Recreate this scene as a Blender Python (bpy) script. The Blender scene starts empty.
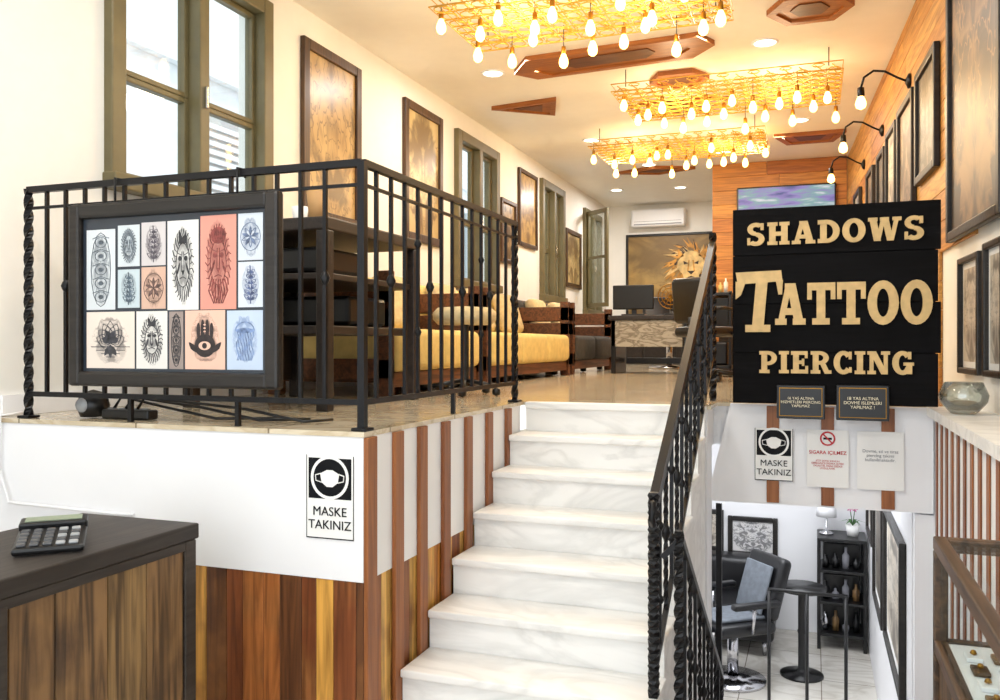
import bpy, bmesh, math, random
from mathutils import Matrix, Vector
random.seed(7)
S=bpy.context.scene
S.view_settings.view_transform='Standard'
S.view_settings.exposure=0.25
def lin(h):
    h=h.lstrip('#'); o=[]
    for i in (0,2,4):
        c=int(h[i:i+2],16)/255
        o.append(c/12.92 if c<=.04045 else ((c+.055)/1.055)**2.4)
    return (*o,1)
# ---------------- materials
def newmat(name):
    m=bpy.data.materials.new(name); m.use_nodes=True
    nt=m.node_tree; b=nt.nodes['Principled BSDF']; return m,nt,b
def N(nt,t,**k):
    n=nt.nodes.new(t)
    for a,v in k.items(): setattr(n,a,v)
    return n
def plain(name,col,rough=.5,metal=0,emis=None,es=0,var=.06,scale=8,bump=0,spec=None):
    m,nt,b=newmat(name); c=lin(col)
    tc=N(nt,'ShaderNodeTexCoord'); no=N(nt,'ShaderNodeTexNoise'); no.inputs['Scale'].default_value=scale; no.inputs['Detail'].default_value=4
    nt.links.new(tc.outputs['Object'],no.inputs['Vector'])
    r=N(nt,'ShaderNodeValToRGB'); nt.links.new(no.outputs['Fac'],r.inputs['Fac'])
    r.color_ramp.elements[0].position=.3; r.color_ramp.elements[1].position=.7
    r.color_ramp.elements[0].color=(*[x*(1-var) for x in c[:3]],1); r.color_ramp.elements[1].color=(*[min(1,x*(1+var)) for x in c[:3]],1)
    nt.links.new(r.outputs['Color'],b.inputs['Base Color'])
    b.inputs['Roughness'].default_value=rough; b.inputs['Metallic'].default_value=metal
    if spec is not None: b.inputs['Specular IOR Level'].default_value=spec
    if emis: b.inputs['Emission Color'].default_value=lin(emis); b.inputs['Emission Strength'].default_value=es
    if bump:
        bp=N(nt,'ShaderNodeBump'); bp.inputs['Strength'].default_value=bump; bp.inputs['Distance'].default_value=.01
        nt.links.new(no.outputs['Fac'],bp.inputs['Height']); nt.links.new(bp.outputs['Normal'],b.inputs['Normal'])
    return m
def wood(name,cols,axis='z',rough=.5,scale=1.0,grain=.35,const=False,spec=None,wear=None):
    """cols: list of hex plank colours, chosen per mesh island"""
    m,nt,b=newmat(name)
    g=N(nt,'ShaderNodeNewGeometry'); r=N(nt,'ShaderNodeValToRGB'); r.color_ramp.interpolation='CONSTANT' if const else 'LINEAR'
    nt.links.new(g.outputs['Random Per Island'],r.inputs['Fac'])
    e=r.color_ramp.elements; n=len(cols)
    e[0].color=lin(cols[0]); e[0].position=0; e[1].color=lin(cols[-1]); e[1].position=(n-1)/n if const else 1
    for i in range(1,n-1):
        x=e.new(i/n if const else i/(n-1)); x.color=lin(cols[i])
    tc=N(nt,'ShaderNodeTexCoord'); mp=N(nt,'ShaderNodeMapping')
    s={'x':(1.2,18,18),'y':(18,1.2,18),'z':(18,18,1.2)}[axis]
    mp.inputs['Scale'].default_value=[v*scale for v in s]
    ad=N(nt,'ShaderNodeVectorMath',operation='ADD'); sc=N(nt,'ShaderNodeVectorMath',operation='SCALE'); sc.inputs['Scale'].default_value=17
    cb=N(nt,'ShaderNodeCombineXYZ')
    for i in range(3): nt.links.new(g.outputs['Random Per Island'],cb.inputs[i])
    nt.links.new(cb.outputs[0],sc.inputs[0]); nt.links.new(tc.outputs['Object'],ad.inputs[0]); nt.links.new(sc.outputs[0],ad.inputs[1])
    nt.links.new(ad.outputs[0],mp.inputs['Vector'])
    no=N(nt,'ShaderNodeTexNoise'); no.inputs['Scale'].default_value=1.6; no.inputs['Detail'].default_value=6; no.inputs['Distortion'].default_value=1.2
    nt.links.new(mp.outputs[0],no.inputs['Vector'])
    gr=N(nt,'ShaderNodeValToRGB'); gr.color_ramp.elements[0].position=.35; gr.color_ramp.elements[1].position=.62
    gr.color_ramp.elements[0].color=(grain,grain*.9,grain*.8,1); gr.color_ramp.elements[1].color=(1,1,1,1)
    nt.links.new(no.outputs['Fac'],gr.inputs['Fac'])
    mx=N(nt,'ShaderNodeMix',data_type='RGBA',blend_type='MULTIPLY'); mx.inputs[0].default_value=1
    base=r.outputs['Color']
    if wear:
        n3=N(nt,'ShaderNodeTexNoise'); n3.inputs['Scale'].default_value=3.2; n3.inputs['Detail'].default_value=6; nt.links.new(ad.outputs[0],n3.inputs['Vector'])
        w3=N(nt,'ShaderNodeValToRGB'); w3.color_ramp.elements[0].position=.52; w3.color_ramp.elements[1].position=.7; nt.links.new(n3.outputs['Fac'],w3.inputs['Fac'])
        m3=N(nt,'ShaderNodeMix',data_type='RGBA'); nt.links.new(w3.outputs['Color'],m3.inputs[0]); nt.links.new(base,m3.inputs[6]); m3.inputs[7].default_value=lin(wear); base=m3.outputs[2]
    nt.links.new(base,mx.inputs[6]); nt.links.new(gr.outputs['Color'],mx.inputs[7])
    nt.links.new(mx.outputs[2],b.inputs['Base Color']); b.inputs['Roughness'].default_value=rough
    if spec is not None: b.inputs['Specular IOR Level'].default_value=spec
    bp=N(nt,'ShaderNodeBump'); bp.inputs['Strength'].default_value=.25; bp.inputs['Distance'].default_value=.004
    nt.links.new(no.outputs['Fac'],bp.inputs['Height']); nt.links.new(bp.outputs['Normal'],b.inputs['Normal'])
    return m
def marble(name,base,vein,rough=.25,scale=2.0,tile=0):
    m,nt,b=newmat(name); tc=N(nt,'ShaderNodeTexCoord')
    no=N(nt,'ShaderNodeTexNoise'); no.inputs['Scale'].default_value=scale; no.inputs['Detail'].default_value=8; no.inputs['Distortion'].default_value=1.5
    mp=N(nt,'ShaderNodeMapping'); mp.inputs['Scale'].default_value=(1,2.2,3); mp.inputs['Rotation'].default_value=(0,.1,.3)
    nt.links.new(tc.outputs['Object'],mp.inputs[0]); nt.links.new(mp.outputs[0],no.inputs['Vector'])
    r=N(nt,'ShaderNodeValToRGB'); e=r.color_ramp.elements; e[0].position=.28; e[0].color=lin(base); e[1].position=.74; e[1].color=lin(base)
    x=e.new(.5); x.color=lin(vein); x=e.new(.42); x.color=lin(base); x=e.new(.6); x.color=lin(base)
    nt.links.new(no.outputs['Fac'],r.inputs['Fac']); out=r.outputs['Color']
    if tile:
        br=N(nt,'ShaderNodeTexBrick'); br.offset=0; br.inputs['Scale'].default_value=1; br.inputs['Brick Width'].default_value=tile; br.inputs['Row Height'].default_value=tile
        br.inputs['Mortar Size'].default_value=.004; br.inputs['Color1'].default_value=(1,1,1,1); br.inputs['Color2'].default_value=(.88,.87,.85,1); br.inputs['Mortar'].default_value=(.35,.32,.28,1)
        nt.links.new(tc.outputs['Object'],br.inputs['Vector'])
        mx=N(nt,'ShaderNodeMix',data_type='RGBA',blend_type='MULTIPLY'); mx.inputs[0].default_value=1
        nt.links.new(out,mx.inputs[6]); nt.links.new(br.outputs['Color'],mx.inputs[7]); out=mx.outputs[2]
    nt.links.new(out,b.inputs['Base Color']); b.inputs['Roughness'].default_value=rough
    return m
def inkpic(name,bg,ink,seed,scale=5,rx=.36,ry=.44,bg2=None,thr=.5,rough=.35,soft=.10,amt=.8,lines=.9):
    """soft shaded mirror-symmetric drawing on a sheet, in UV space"""
    m,nt,b=newmat(name); uv=N(nt,'ShaderNodeUVMap'); sp=N(nt,'ShaderNodeSeparateXYZ'); nt.links.new(uv.outputs[0],sp.inputs[0])
    def M(op,a,bb=None):
        n=N(nt,'ShaderNodeMath',operation=op)
        for i,v in enumerate((a,bb)):
            if v is None: continue
            if isinstance(v,(int,float)): n.inputs[i].default_value=v
            else: nt.links.new(v,n.inputs[i])
        return n.outputs[0]
    def RMP(v,a,c):
        n=N(nt,'ShaderNodeMapRange'); n.interpolation_type='SMOOTHSTEP'; nt.links.new(v,n.inputs[0]); n.inputs[1].default_value=a; n.inputs[2].default_value=c; return n.outputs[0]
    ux=M('SUBTRACT',sp.outputs[0],.5); vy=M('SUBTRACT',sp.outputs[1],.5)
    ax=M('ABSOLUTE',M('ADD',ux,M('MULTIPLY',vy,.06)))
    cb=N(nt,'ShaderNodeCombineXYZ'); nt.links.new(ax,cb.inputs[0]); nt.links.new(vy,cb.inputs[1]); cb.inputs[2].default_value=seed
    no=N(nt,'ShaderNodeTexNoise'); no.inputs['Scale'].default_value=scale; no.inputs['Detail'].default_value=5; no.inputs['Distortion'].default_value=1.1
    nt.links.new(cb.outputs[0],no.inputs['Vector'])
    wv=N(nt,'ShaderNodeTexNoise'); wv.inputs['Scale'].default_value=scale*2.6; wv.inputs['Detail'].default_value=2; nt.links.new(cb.outputs[0],wv.inputs['Vector'])
    line=M('SUBTRACT',1,RMP(M('ABSOLUTE',M('SUBTRACT',wv.outputs['Fac'],.5)),.0,.03))
    e=M('ADD',M('POWER',M('DIVIDE',ax,rx),2),M('POWER',M('DIVIDE',M('ABSOLUTE',vy),ry),2))
    e=M('ADD',e,M('MULTIPLY',M('SUBTRACT',no.outputs['Fac'],.5),1.6))
    inside=M('SUBTRACT',1,RMP(e,.75,.95))
    dark=RMP(no.outputs['Fac'],thr-soft,thr+soft)
    f=M('MULTIPLY',M('MULTIPLY',inside,amt),M('MAXIMUM',M('MULTIPLY',dark,.8),M('MULTIPLY',line,lines)))
    n2=N(nt,'ShaderNodeTexNoise'); n2.inputs['Scale'].default_value=3; nt.links.new(uv.outputs[0],n2.inputs['Vector'])
    mb=N(nt,'ShaderNodeMix',data_type='RGBA'); nt.links.new(n2.outputs['Fac'],mb.inputs[0]); mb.inputs[6].default_value=lin(bg); mb.inputs[7].default_value=lin(bg2 or bg)
    mx=N(nt,'ShaderNodeMix',data_type='RGBA'); nt.links.new(f,mx.inputs[0]); nt.links.new(mb.outputs[2],mx.inputs[6]); mx.inputs[7].default_value=lin(ink)
    nt.links.new(mx.outputs[2],b.inputs['Base Color']); b.inputs['Roughness'].default_value=rough
    return m
def glassmat(name,tint=(.95,.98,.98,1),fac=.02,fr=.12):
    m,nt,b=newmat(name); nt.nodes.remove(b); o=nt.nodes['Material Output']
    t=N(nt,'ShaderNodeBsdfTransparent'); t.inputs[0].default_value=tint; g=N(nt,'ShaderNodeBsdfGlossy'); g.inputs['Roughness'].default_value=.02
    lw=N(nt,'ShaderNodeLayerWeight'); lw.inputs[0].default_value=.3
    ma=N(nt,'ShaderNodeMath',operation='MULTIPLY_ADD'); ma.inputs[1].default_value=fr; ma.inputs[2].default_value=fac; nt.links.new(lw.outputs['Fresnel'],ma.inputs[0])
    mx=N(nt,'ShaderNodeMixShader'); nt.links.new(ma.outputs[0],mx.inputs[0]); nt.links.new(t.outputs[0],mx.inputs[1]); nt.links.new(g.outputs[0],mx.inputs[2]); nt.links.new(mx.outputs[0],o.inputs[0])
    return m
def emat(name,col,s):
    m,nt,b=newmat(name); b.inputs['Base Color'].default_value=lin(col); b.inputs['Emission Color'].default_value=lin(col); b.inputs['Emission Strength'].default_value=s; return m

W_WALL=plain('wall_white_paint','#F2F0EA',.7,var=.015)
W_CEIL=plain('ceiling_paint','#F4F0E6',.75,var=.015)
W_WHITE=plain('white_panel_paint','#F3F3F5',.5,var=.015,scale=3)
BLACK=plain('black_iron','#0E0E12',.38,metal=.4,var=.2,scale=60)
BLKPL=plain('black_plastic','#0D0D0F',.35)
BLKPAINT=wood('black_painted_board',['#0C0B0D','#100F11','#0A090B'],'x',.75,grain=.6,spec=.12)
DARKFR=wood('dark_frame_wood',['#1C1815','#241E1A','#151210'],'x',.45)
CASEFR=wood('display_case_wood',['#54402C','#644A34','#483424'],'y',.4)
OLIVE=plain('olive_window_paint','#6A6040',.45,var=.12)
GOLD=plain('gold_spring_metal_glow','#DDAE4C',.35,metal=.6,var=.2,emis='#B88828',es=.12)  # faint emission added so the springs look lit by the bulbs
GOLDL=plain('gold_letter_wood','#D8B67C',.6,var=.12,scale=25,bump=.2)
PINE=wood('pine_board',['#C88C42','#DCA654','#BC7C34','#E2B062','#C88840'],'y',.5,grain=.6)
PINEX=wood('pine_board_across',['#C07A38','#D69444','#B26C2E','#DCA658'],'x',.5,grain=.6)
MIXED=wood('mixed_reclaimed_plank',['#8A4C26','#E8AC50','#B06A34','#F2C068','#6A4022','#D08A40','#ECB258','#9A5A2E'],'z',.42,grain=.45,const=True,wear='#9A6434')
BATT=wood('brown_batten',['#96582F','#A46636','#864C28'],'z',.45,grain=.65)
COUNTER=wood('counter_plank',['#7C5C38','#8E6C44','#664A2C','#9A7A4C'],'z',.5,grain=.25,wear='#543C26')
COUNTD=wood('counter_dark_top',['#2C2622','#38302A'],'y',.5,grain=.5,wear='#4A4038')
CEILW=wood('ceiling_ornament_wood',['#B26C30','#A06028'],'x',.5,grain=.65)
CEILW2=wood('ceiling_ornament_dark',['#7A441C','#6A3A16'],'x',.5,grain=.65)
SOFAW=wood('sofa_brown_wood',['#5E3820','#7A4A2A','#6A4024'],'y',.5)
DESKW=wood('desk_dark_wood',['#241B17','#32261F'],'y',.45)
MARB=marble('stair_marble','#F3F2EF','#E4E3E0',.38,1.5)
FLOORM=marble('platform_marble_tile','#DCCFB6','#C8B698',.12,2.5,tile=.6)
GFLOOR=marble('ground_marble_tile','#E0DCD4','#CCC6BC',.2,1.5,tile=.6)
YEL=plain('mustard_fabric','#E0C880',.9,var=.10,scale=14,bump=.2)
BEIGE=plain('beige_fabric','#D6C296',.9,var=.15,scale=20,bump=.2)
GREYF=plain('charcoal_fabric','#403E3C',.9,var=.2,scale=20)
LEATH=plain('black_leather','#121215',.35,var=.2)
PAPER=plain('white_paper','#F2F1EE',.6,var=.01)
MATTE=plain('black_print','#0A0B10',.6,spec=.2)
RED=plain('red_print','#C4222A',.5)
GREY=plain('grey_print','#85858C',.6)
GLASS=glassmat('clear_glass'); BOWLG=glassmat('bowl_glass',(.86,.9,.9,1),.12,.6)
BULB=emat('warm_bulb_glow','#FFC870',7)
DOWN=emat('downlight_glow','#FFF2D8',6)
CHROME=plain('chrome','#C8C8CC',.15,metal=1)
SILV=plain('silver_plastic','#9A9DA0',.4)
EXTW=plain('exterior_stucco','#D0D3D6',.8,var=.06)
EXTS=plain('exterior_shutter','#A2A8AA',.7)
BRASS=plain('socket_brass','#A87A2C',.35,metal=.9)
# ---------------- mesh builder
class MB:
    def __init__(s,name,mats):
        s.name=name; s.mats=mats; s.v=[]; s.f=[]; s.mi=[]; s.uv=[]; s.sm=[]; s.M=Matrix.Identity(4)
    def add(s,vs,fs,m=0,uvs=None,smooth=False):
        o=len(s.v)
        for p in vs: s.v.append(s.M@Vector(p))
        for i,f in enumerate(fs):
            s.f.append([o+k for k in f]); s.mi.append(m); s.sm.append(smooth)
            s.uv.append(uvs[i] if uvs else [(0,0)]*len(f))
    def box(s,x0,x1,y0,y1,z0,z1,m=0):
        vs=[(x,y,z) for z in (z0,z1) for y in (y0,y1) for x in (x0,x1)]
        s.add(vs,[(0,2,3,1),(4,5,7,6),(0,1,5,4),(1,3,7,5),(3,2,6,7),(2,0,4,6)],m)
    def rbox(s,x0,x1,y0,y1,z0,z1,r=.01,m=0,seg=2,rot=None):
        bm=bmesh.new(); bmesh.ops.create_cube(bm,size=1)
        c=Vector(((x0+x1)/2,(y0+y1)/2,(z0+z1)/2)); d=(x1-x0,y1-y0,z1-z0)
        for v in bm.verts: v.co=Vector((v.co[0]*d[0],v.co[1]*d[1],v.co[2]*d[2]))
        r=min(r,min(d)*.49)
        bmesh.ops.bevel(bm,geom=list(bm.edges),offset=r,segments=seg,profile=.5,affect='EDGES')
        R=rot or Matrix.Identity(4)
        bm.verts.index_update()
        s.add([(R@v.co)+c for v in bm.verts],[[v.index for v in f.verts] for f in bm.faces],m,smooth=seg>2); bm.free()
    def prism(s,pts,a0,a1,m=0,ax='z'):
        n=len(pts)
        def P(p,a): return {'z':(p[0],p[1],a),'y':(p[0],a,p[1]),'x':(a,p[0],p[1])}[ax]
        vs=[P(p,a0) for p in pts]+[P(p,a1) for p in pts]
        s.add(vs,[list(range(n))[::-1],list(range(n,2*n))]+[(i,(i+1)%n,n+(i+1)%n,n+i) for i in range(n)],m)
    def pic(s,x0,x1,z0,z1,y,m=0):  # faces -Y
        s.add([(x0,y,z0),(x1,y,z0),(x1,y,z1),(x0,y,z1)],[(0,1,2,3)],m,[[(0,0),(1,0),(1,1),(0,1)]])
    def tube(s,path,r,n=6,m=0,smooth=True,closed=False,twist=0,square=False):
        path=[Vector(p) for p in path]; k=len(path); rs=r if isinstance(r,(list,tuple)) else [r]*k
        if square: n=4; smooth=False
        up=None; vs=[]; fs=[]
        for i,p in enumerate(path):
            a=path[(i-1)%k] if (i>0 or closed) else p; b=path[(i+1)%k] if (i<k-1 or closed) else p
            t=(b-a).normalized() if (b-a).length>1e-9 else Vector((0,0,1))
            if up is None: up=(Vector((0,0,1))-t*t.z).normalized() if abs(t.z)<.99 else Vector((1,0,0))
            up=(up-t*up.dot(t)); up=up.normalized() if up.length>1e-6 else t.orthogonal().normalized()
            w=t.cross(up)
            for j in range(n):
                an=2*math.pi*j/n+twist*i/max(1,k-1)+(math.pi/4 if square else 0)
                vs.append(p+(up*math.cos(an)+w*math.sin(an))*rs[i])
        for i in range(k-1 if not closed else k):
            i2=(i+1)%k
            for j in range(n): fs.append((i*n+j,i*n+(j+1)%n,i2*n+(j+1)%n,i2*n+j))
        if not closed: fs.append(list(range(n))[::-1]); fs.append([(k-1)*n+j for j in range(n)])
        s.add(vs,fs,m,smooth=smooth)
    def lathe(s,prof,c,m=0,n=14,axis=None):
        c=Vector(c); R=Matrix.Identity(3)
        if axis: R=Vector((0,0,1)).rotation_difference(Vector(axis)).to_matrix()
        vs=[];fs=[];k=len(prof)
        for r,z in prof:
            for j in range(n):
                a=2*math.pi*j/n; vs.append(c+R@Vector((r*math.cos(a),r*math.sin(a),z)))
        for i in range(k-1):
            for j in range(n): fs.append((i*n+j,i*n+(j+1)%n,(i+1)*n+(j+1)%n,(i+1)*n+j))
        s.add(vs,fs,m,smooth=True)
    def disc(s,c,r,y0,y1,m=0,n=24,ri=0):
        if ri:
            for j in range(n):
                a=2*math.pi*j/n; b=2*math.pi*(j+1)/n
                P=[(c[0]+q*math.cos(t),c[1]+q*math.sin(t)) for q,t in ((ri,a),(r,a),(r,b),(ri,b))]
                s.prism(P,y0,y1,m,'y')
        else: s.prism([(c[0]+r*math.cos(2*math.pi*j/n),c[1]+r*math.sin(2*math.pi*j/n)) for j in range(n)],y0,y1,m,'y')
    def done(s,parent=None):
        me=bpy.data.meshes.new(s.name)
        lo=[min(p[i] for p in s.v) for i in range(3)]; hi=[max(p[i] for p in s.v) for i in range(3)]
        c=Vector([(lo[0]+hi[0])/2,(lo[1]+hi[1])/2,lo[2]])
        me.from_pydata([tuple(p-c) for p in s.v],[],s.f)
        for m in s.mats: me.materials.append(m)
        ul=me.uv_layers.new(name='UVMap')
        for i,p in enumerate(me.polygons):
            p.material_index=s.mi[i]; p.use_smooth=s.sm[i]
            for k in range(len(s.f[i])): ul.data[p.loop_start+k].uv=s.uv[i][k]
        me.validate(); me.update()
        bm=bmesh.new(); bm.from_mesh(me); bmesh.ops.recalc_face_normals(bm,faces=bm.faces)
        bm.to_mesh(me); bm.free()
        o=bpy.data.objects.new(s.name,me); S.collection.objects.link(o); o.location=c
        if parent: o.parent=parent; o.location=c-parent.location
        return o
def text(body,size,loc,mat,parent,ext=.0008,off=0,rz=0,spacing=1):
    cu=bpy.data.curves.new('lettering','FONT'); cu.body=body; cu.size=size; cu.align_x='CENTER'; cu.align_y='CENTER'; cu.extrude=ext; cu.offset=off; cu.space_line=spacing
    cu.materials.append(mat); o=bpy.data.objects.new('lettering',cu); S.collection.objects.link(o); o.parent=parent
    o.location=Vector(loc)-parent.location; o.rotation_euler=(math.pi/2,0,rz); return o
def RZ(a): return Matrix.Rotation(a,4,'Z')
def T(x,y,z): return Matrix.Translation((x,y,z))
ZP=1.2; ZC=3.75; PX=-1.46; PY=2.62; XL=-3.2; YB=13.8
def rw(Y): return .80-.05125*(Y-3)
PHI=math.atan(.05125); MR=T(.8,3,0)@RZ(PHI)
# ---------------- ROOM SHELL
wins=[(3.24,4.51,2.3,3.6),(7.5,8.6,2.1,3.53),(10.18,11.17,2.1,3.55),(12.3,13.3,2.0,3.5)]
b=MB('wall_left',[W_WALL])
y=-1.5
for (a,c,z0,z1) in wins:
    b.box(XL-.2,XL,y,a,-.1,ZC); b.box(XL-.2,XL,a,c,-.1,z0); b.box(XL-.2,XL,a,c,z1,ZC); y=c
b.box(XL-.2,XL,y,YB,-.1,ZC); b.done()
b=MB('wall_back',[W_WALL]); b.box(XL-.2,.4,YB,YB+.15,ZP-.2,ZC); b.done()
b=MB('ceiling',[W_CEIL]); b.box(XL-.2,1.2,-1.5,YB+.15,ZC,ZC+.12); b.done()
b=MB('wall_right',[W_WALL]); b.M=MR; b.box(0,.12,-4.6,10.9,-.1,ZC); b.done()
b=MB('wall_panelling_right',[PINE]); b.M=MR
z=2.02
while z<ZC-.02:
    z2=min(z+.165,ZC-.003); yy=1.55
    while yy<10.8:
        y2=min(yy+random.uniform(1.6,2.6),10.82); b.rbox(-.02,-.001,yy+.002,y2,z+.002,z2-.002,.003); yy=y2
    z+=.165
z=ZP+.01
while z<2.0:
    b.rbox(-.02,-.001,2.4,10.8,z,z+.16,.003); z+=.163
b.done()
b=MB('floor',[GFLOOR])
b.box(XL,rw(0)+.05,-1.5,2.6,-.1,0); b.box(XL,-.6,2.6,4.3,-.1,0); b.done()
b=MB('floor_platform',[FLOORM,W_WHITE])
b.prism([(XL,PY-.005),(PX+.006,PY-.005),(PX+.006,4.30),(PX+.006,YB),(XL,YB)],ZP-.018,ZP)
b.prism([(PX+.006,4.34),(-.48,4.34),(-.48,4.62),(rw(4.62)-.002,4.62),(rw(YB)-.002,YB),(PX+.006,YB)],ZP-.018,ZP)
b.prism([(PX+.02,4.36),(-.5,4.36),(-.5,4.64),(.54,4.64),(rw(YB)-.04,YB),(PX+.02,YB)],.98,ZP-.019,1); b.done()
b=MB('wall_platform_front',[W_WHITE]); b.box(XL+.002,PX,PY,PY+.06,.68,ZP-.019); b.box(PX-.06,PX,PY+.06,4.3,.68,ZP-.019)
b.box(XL+.002,PX-.07,PY+.03,PY+.06,0,.679); b.box(PX-.06,PX-.03,PY+.06,4.3,0,.679); b.done()
b=MB('wall_panelling_platform',[MIXED]); x=XL+.01
while x<PX-.02:
    w=random.choice([.06,.075,.09,.07]); x2=min(x+w,PX); b.rbox(x,x2-.002,PY+.004,PY+.028,.002,.678,.002); x=x2
yy=PY+.03
while yy<4.25:
    w=random.choice([.07,.09,.11]); y2=min(yy+w,4.29); b.rbox(PX-.028,PX-.004,yy,y2-.002,.002,.678,.002); yy=y2
b.done()
b=MB('trim_batten_platform',[BATT])
for yy in (2.62,2.83,3.04,3.27,3.52,3.78,4.05): b.rbox(PX+.001,PX+.018,yy,yy+.07,.002,ZP-.02,.003)
b.done()
# stairs up
b=MB('staircase',[MARB]); R=.15; G=.24
for k in range(0,8):
    zt=ZP-R*k; yn=4.32-G*k
    if k==0: b.rbox(PX+.026,-.5,yn-.02,4.36,zt-.035,zt+.001,.006); b.box(PX+.026,-.51,yn,4.35,0,zt-.036)
    else:
        b.rbox(PX+.02,-.5,yn-.022,yn+G-.001,zt-.03,zt,.006,seg=3); b.box(PX+.02,-.51,yn,yn+G-.001,0,zt-.031)
b.done()
b=MB('wall_stairwell',[W_WHITE])
b.box(-.6,-.49,2.6,4.6,-1.25,-.002); b.box(-.49,.54,2.5,2.6,-1.25,-.11); b.done()
b=MB('staircase_down',[MARB])
for k in range(7): b.rbox(-.485,.50,2.61+.25*k,2.61+.25*(k+1)+.02,-1.2,-.15*(k+1),.004)
b.done()
b=MB('wall_lower_front',[W_WHITE]); b.box(-1.6,-.505,4.40,4.6,-1.2,.975); b.box(.455,.6,4.6,4.68,-1.2,.68); b.done()
b=MB('wall_lower_room',[W_WHITE]); b.box(.45,.56,4.69,8.7,-1.2,.975); b.box(-1.7,-1.6,4.4,8.7,-1.2,.975); b.box(-1.6,.45,8.6,8.7,-1.2,.975); b.done()
b=MB('floor_lower_room',[GFLOOR]); b.box(-1.7,.6,2.5,8.7,-1.3,-1.2); b.done()
b=MB('wall_ledge_side',[W_WHITE,BATT]); b.box(.54,.62,2.8,4.6,-1.2,ZP-.04)
yy=2.86
while yy<4.5: b.rbox(.534,.539,yy,yy+.055,-.9,ZP-.042,.002,1,1); yy+=.16
b.done()
b=MB('marble_ledge',[MARB]); b.prism([(.505,2.78),(rw(2.78)-.003,2.78),(rw(4.615)-.003,4.615),(.505,4.615)],ZP-.039,ZP+.004); b.done()
b=MB('wall_bridge_panel',[W_WHITE,BATT]); yb=4.585
b.prism([(-.53,.69),(.535,.69),(.535,ZP-.002),(-.41,ZP-.002)],yb,yb+.035,0,'y')
for x in (-.20,.06,.335): b.rbox(x-.03,x+.03,yb-.012,yb-.001,.70,ZP-.01,.003,1)
b.done()
b=MB('wall_partition',[PINEX]); z=ZP
while z<ZC-.01:
    z2=min(z+.17,ZC-.002); x=-1.2
    while x<rw(11)-.05:
        x2=min(x+random.uniform(.6,1.1),rw(11)-.03); b.rbox(x,x2-.002,11,11.03,z+.002,z2,.003); x=x2
    z=z2+.0001
b.done()
b=MB('baseboard_left',[W_WHITE]); b.box(XL+.001,XL+.015,2.66,YB-.01,ZP+.001,ZP+.09); b.done()
# ---------------- windows
def window(i,y0,y1,z0,z1,opn=False):
    b=MB('window_%d'%i,[OLIVE,GLASS,CHROME]); X0=XL-.10; X1=XL+.05; t=.075
    b.rbox(X0,X1,y0-.02,y0+t,z0-.02,z1+.02,.008); b.rbox(X0,X1,y1-t,y1+.02,z0-.02,z1+.02,.008)
    b.rbox(X0,X1,y0+t,y1-t,z1-t,z1+.02,.008); b.rbox(X0,X1+.03,y0-.03,y1+.03,z0-.05,z0+.03,.008)
    ym=(y0+y1)/2; b.rbox(X0+.02,X1+.01,ym-.04,ym+.04,z0+.03,z1-t,.008)
    zm=z0+(z1-z0)*.42
    for a,c in ((y0+t,ym-.04),(ym+.04,y1-t)):
        for q0,q1 in ((z0+.03,zm-.0),(zm,z1-t)):
            f=.03
            b.rbox(X0+.03,X0+.08,a,a+f,q0,q1,.005); b.rbox(X0+.03,X0+.08,c-f,c,q0,q1,.005)
            b.rbox(X0+.03,X0+.08,a+f,c-f,q0,q0+f,.005); b.rbox(X0+.03,X0+.08,a+f,c-f,q1-f,q1,.005)
            b.box(X0+.052,X0+.056,a+f,c-f,q0+f,q1-f,1)
    b.rbox(X1+.01,X1+.03,ym-.01,ym+.01,zm-.05,zm+.07,.005,2)
    if opn:
        b.M=T(X1,y0+.05,0)@RZ(math.radians(-40)); w=.5
        b.rbox(0,w,-.02,.02,z0+.05,z0+.11,.005); b.rbox(0,w,-.02,.02,z1-.1,z1-.04,.005); b.rbox(0,.06,-.02,.02,z0+.11,z1-.1,.005); b.rbox(w-.06,w,-.02,.02,z0+.11,z1-.1,.005)
        b.rbox(.06,w-.06,-.015,.015,(z0+z1)/2,(z0+z1)/2+.04,.005); b.box(.06,w-.06,-.003,.003,z0+.11,z1-.1,1)
    b.done()
for i,w in enumerate(wins): window(i+1,*w,opn=(i==3))
b=MB('neighbour_building',[EXTW,EXTS]); b.box(-6.2,-6.0,-2,22,-1,6.5)
for yy in (2.4,5.0,7.2,9.4,12,14.5,17):
    b.box(-6.0,-5.95,yy,yy+1.1,2.0,3.9,1)
    for k in range(20): b.box(-5.95,-5.92,yy+.06,yy+1.04,2.06+k*.09,2.06+k*.09+.05,0)
b.box(-6.0,-5.9,-2,22,4.3,4.45); b.done()
# ---------------- pictures
def framed(name,M,w,h,fm,pm,fw=.045,d=.035,matw=0):
    b=MB(name,[fm,pm,PAPER]); b.M=M
    b.rbox(-w/2,-w/2+fw,-d,0,-h/2,h/2,.006); b.rbox(w/2-fw,w/2,-d,0,-h/2,h/2,.006)
    b.rbox(-w/2+fw,w/2-fw,-d,0,-h/2,-h/2+fw,.006); b.rbox(-w/2+fw,w/2-fw,-d,0,h/2-fw,h/2,.006)
    b.box(-w/2+fw,w/2-fw,-.012,-.002,-h/2+fw,h/2-fw,2 if matw else 0)
    b.pic(-w/2+fw+matw,w/2-fw-matw,-h/2+fw+matw,h/2-fw-matw,-.0135,1); return b.done()
SEP=[inkpic('sepia_print_%d'%i,c,k,i*3.7,2.6+i*.5,.6,.6,c2,.5,.3,.10,.95,.7) for i,(c,k,c2) in enumerate([('#D4B680','#38220F','#94703E'),('#D8C694','#4E3218','#A88446'),('#C0A880','#2E1C12','#7A5A34'),('#D0AE6C','#54361A','#987038')])]
FRW=wood('picture_frame_wood',['#4A3018','#5A3C20'],'z',.4)
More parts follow.
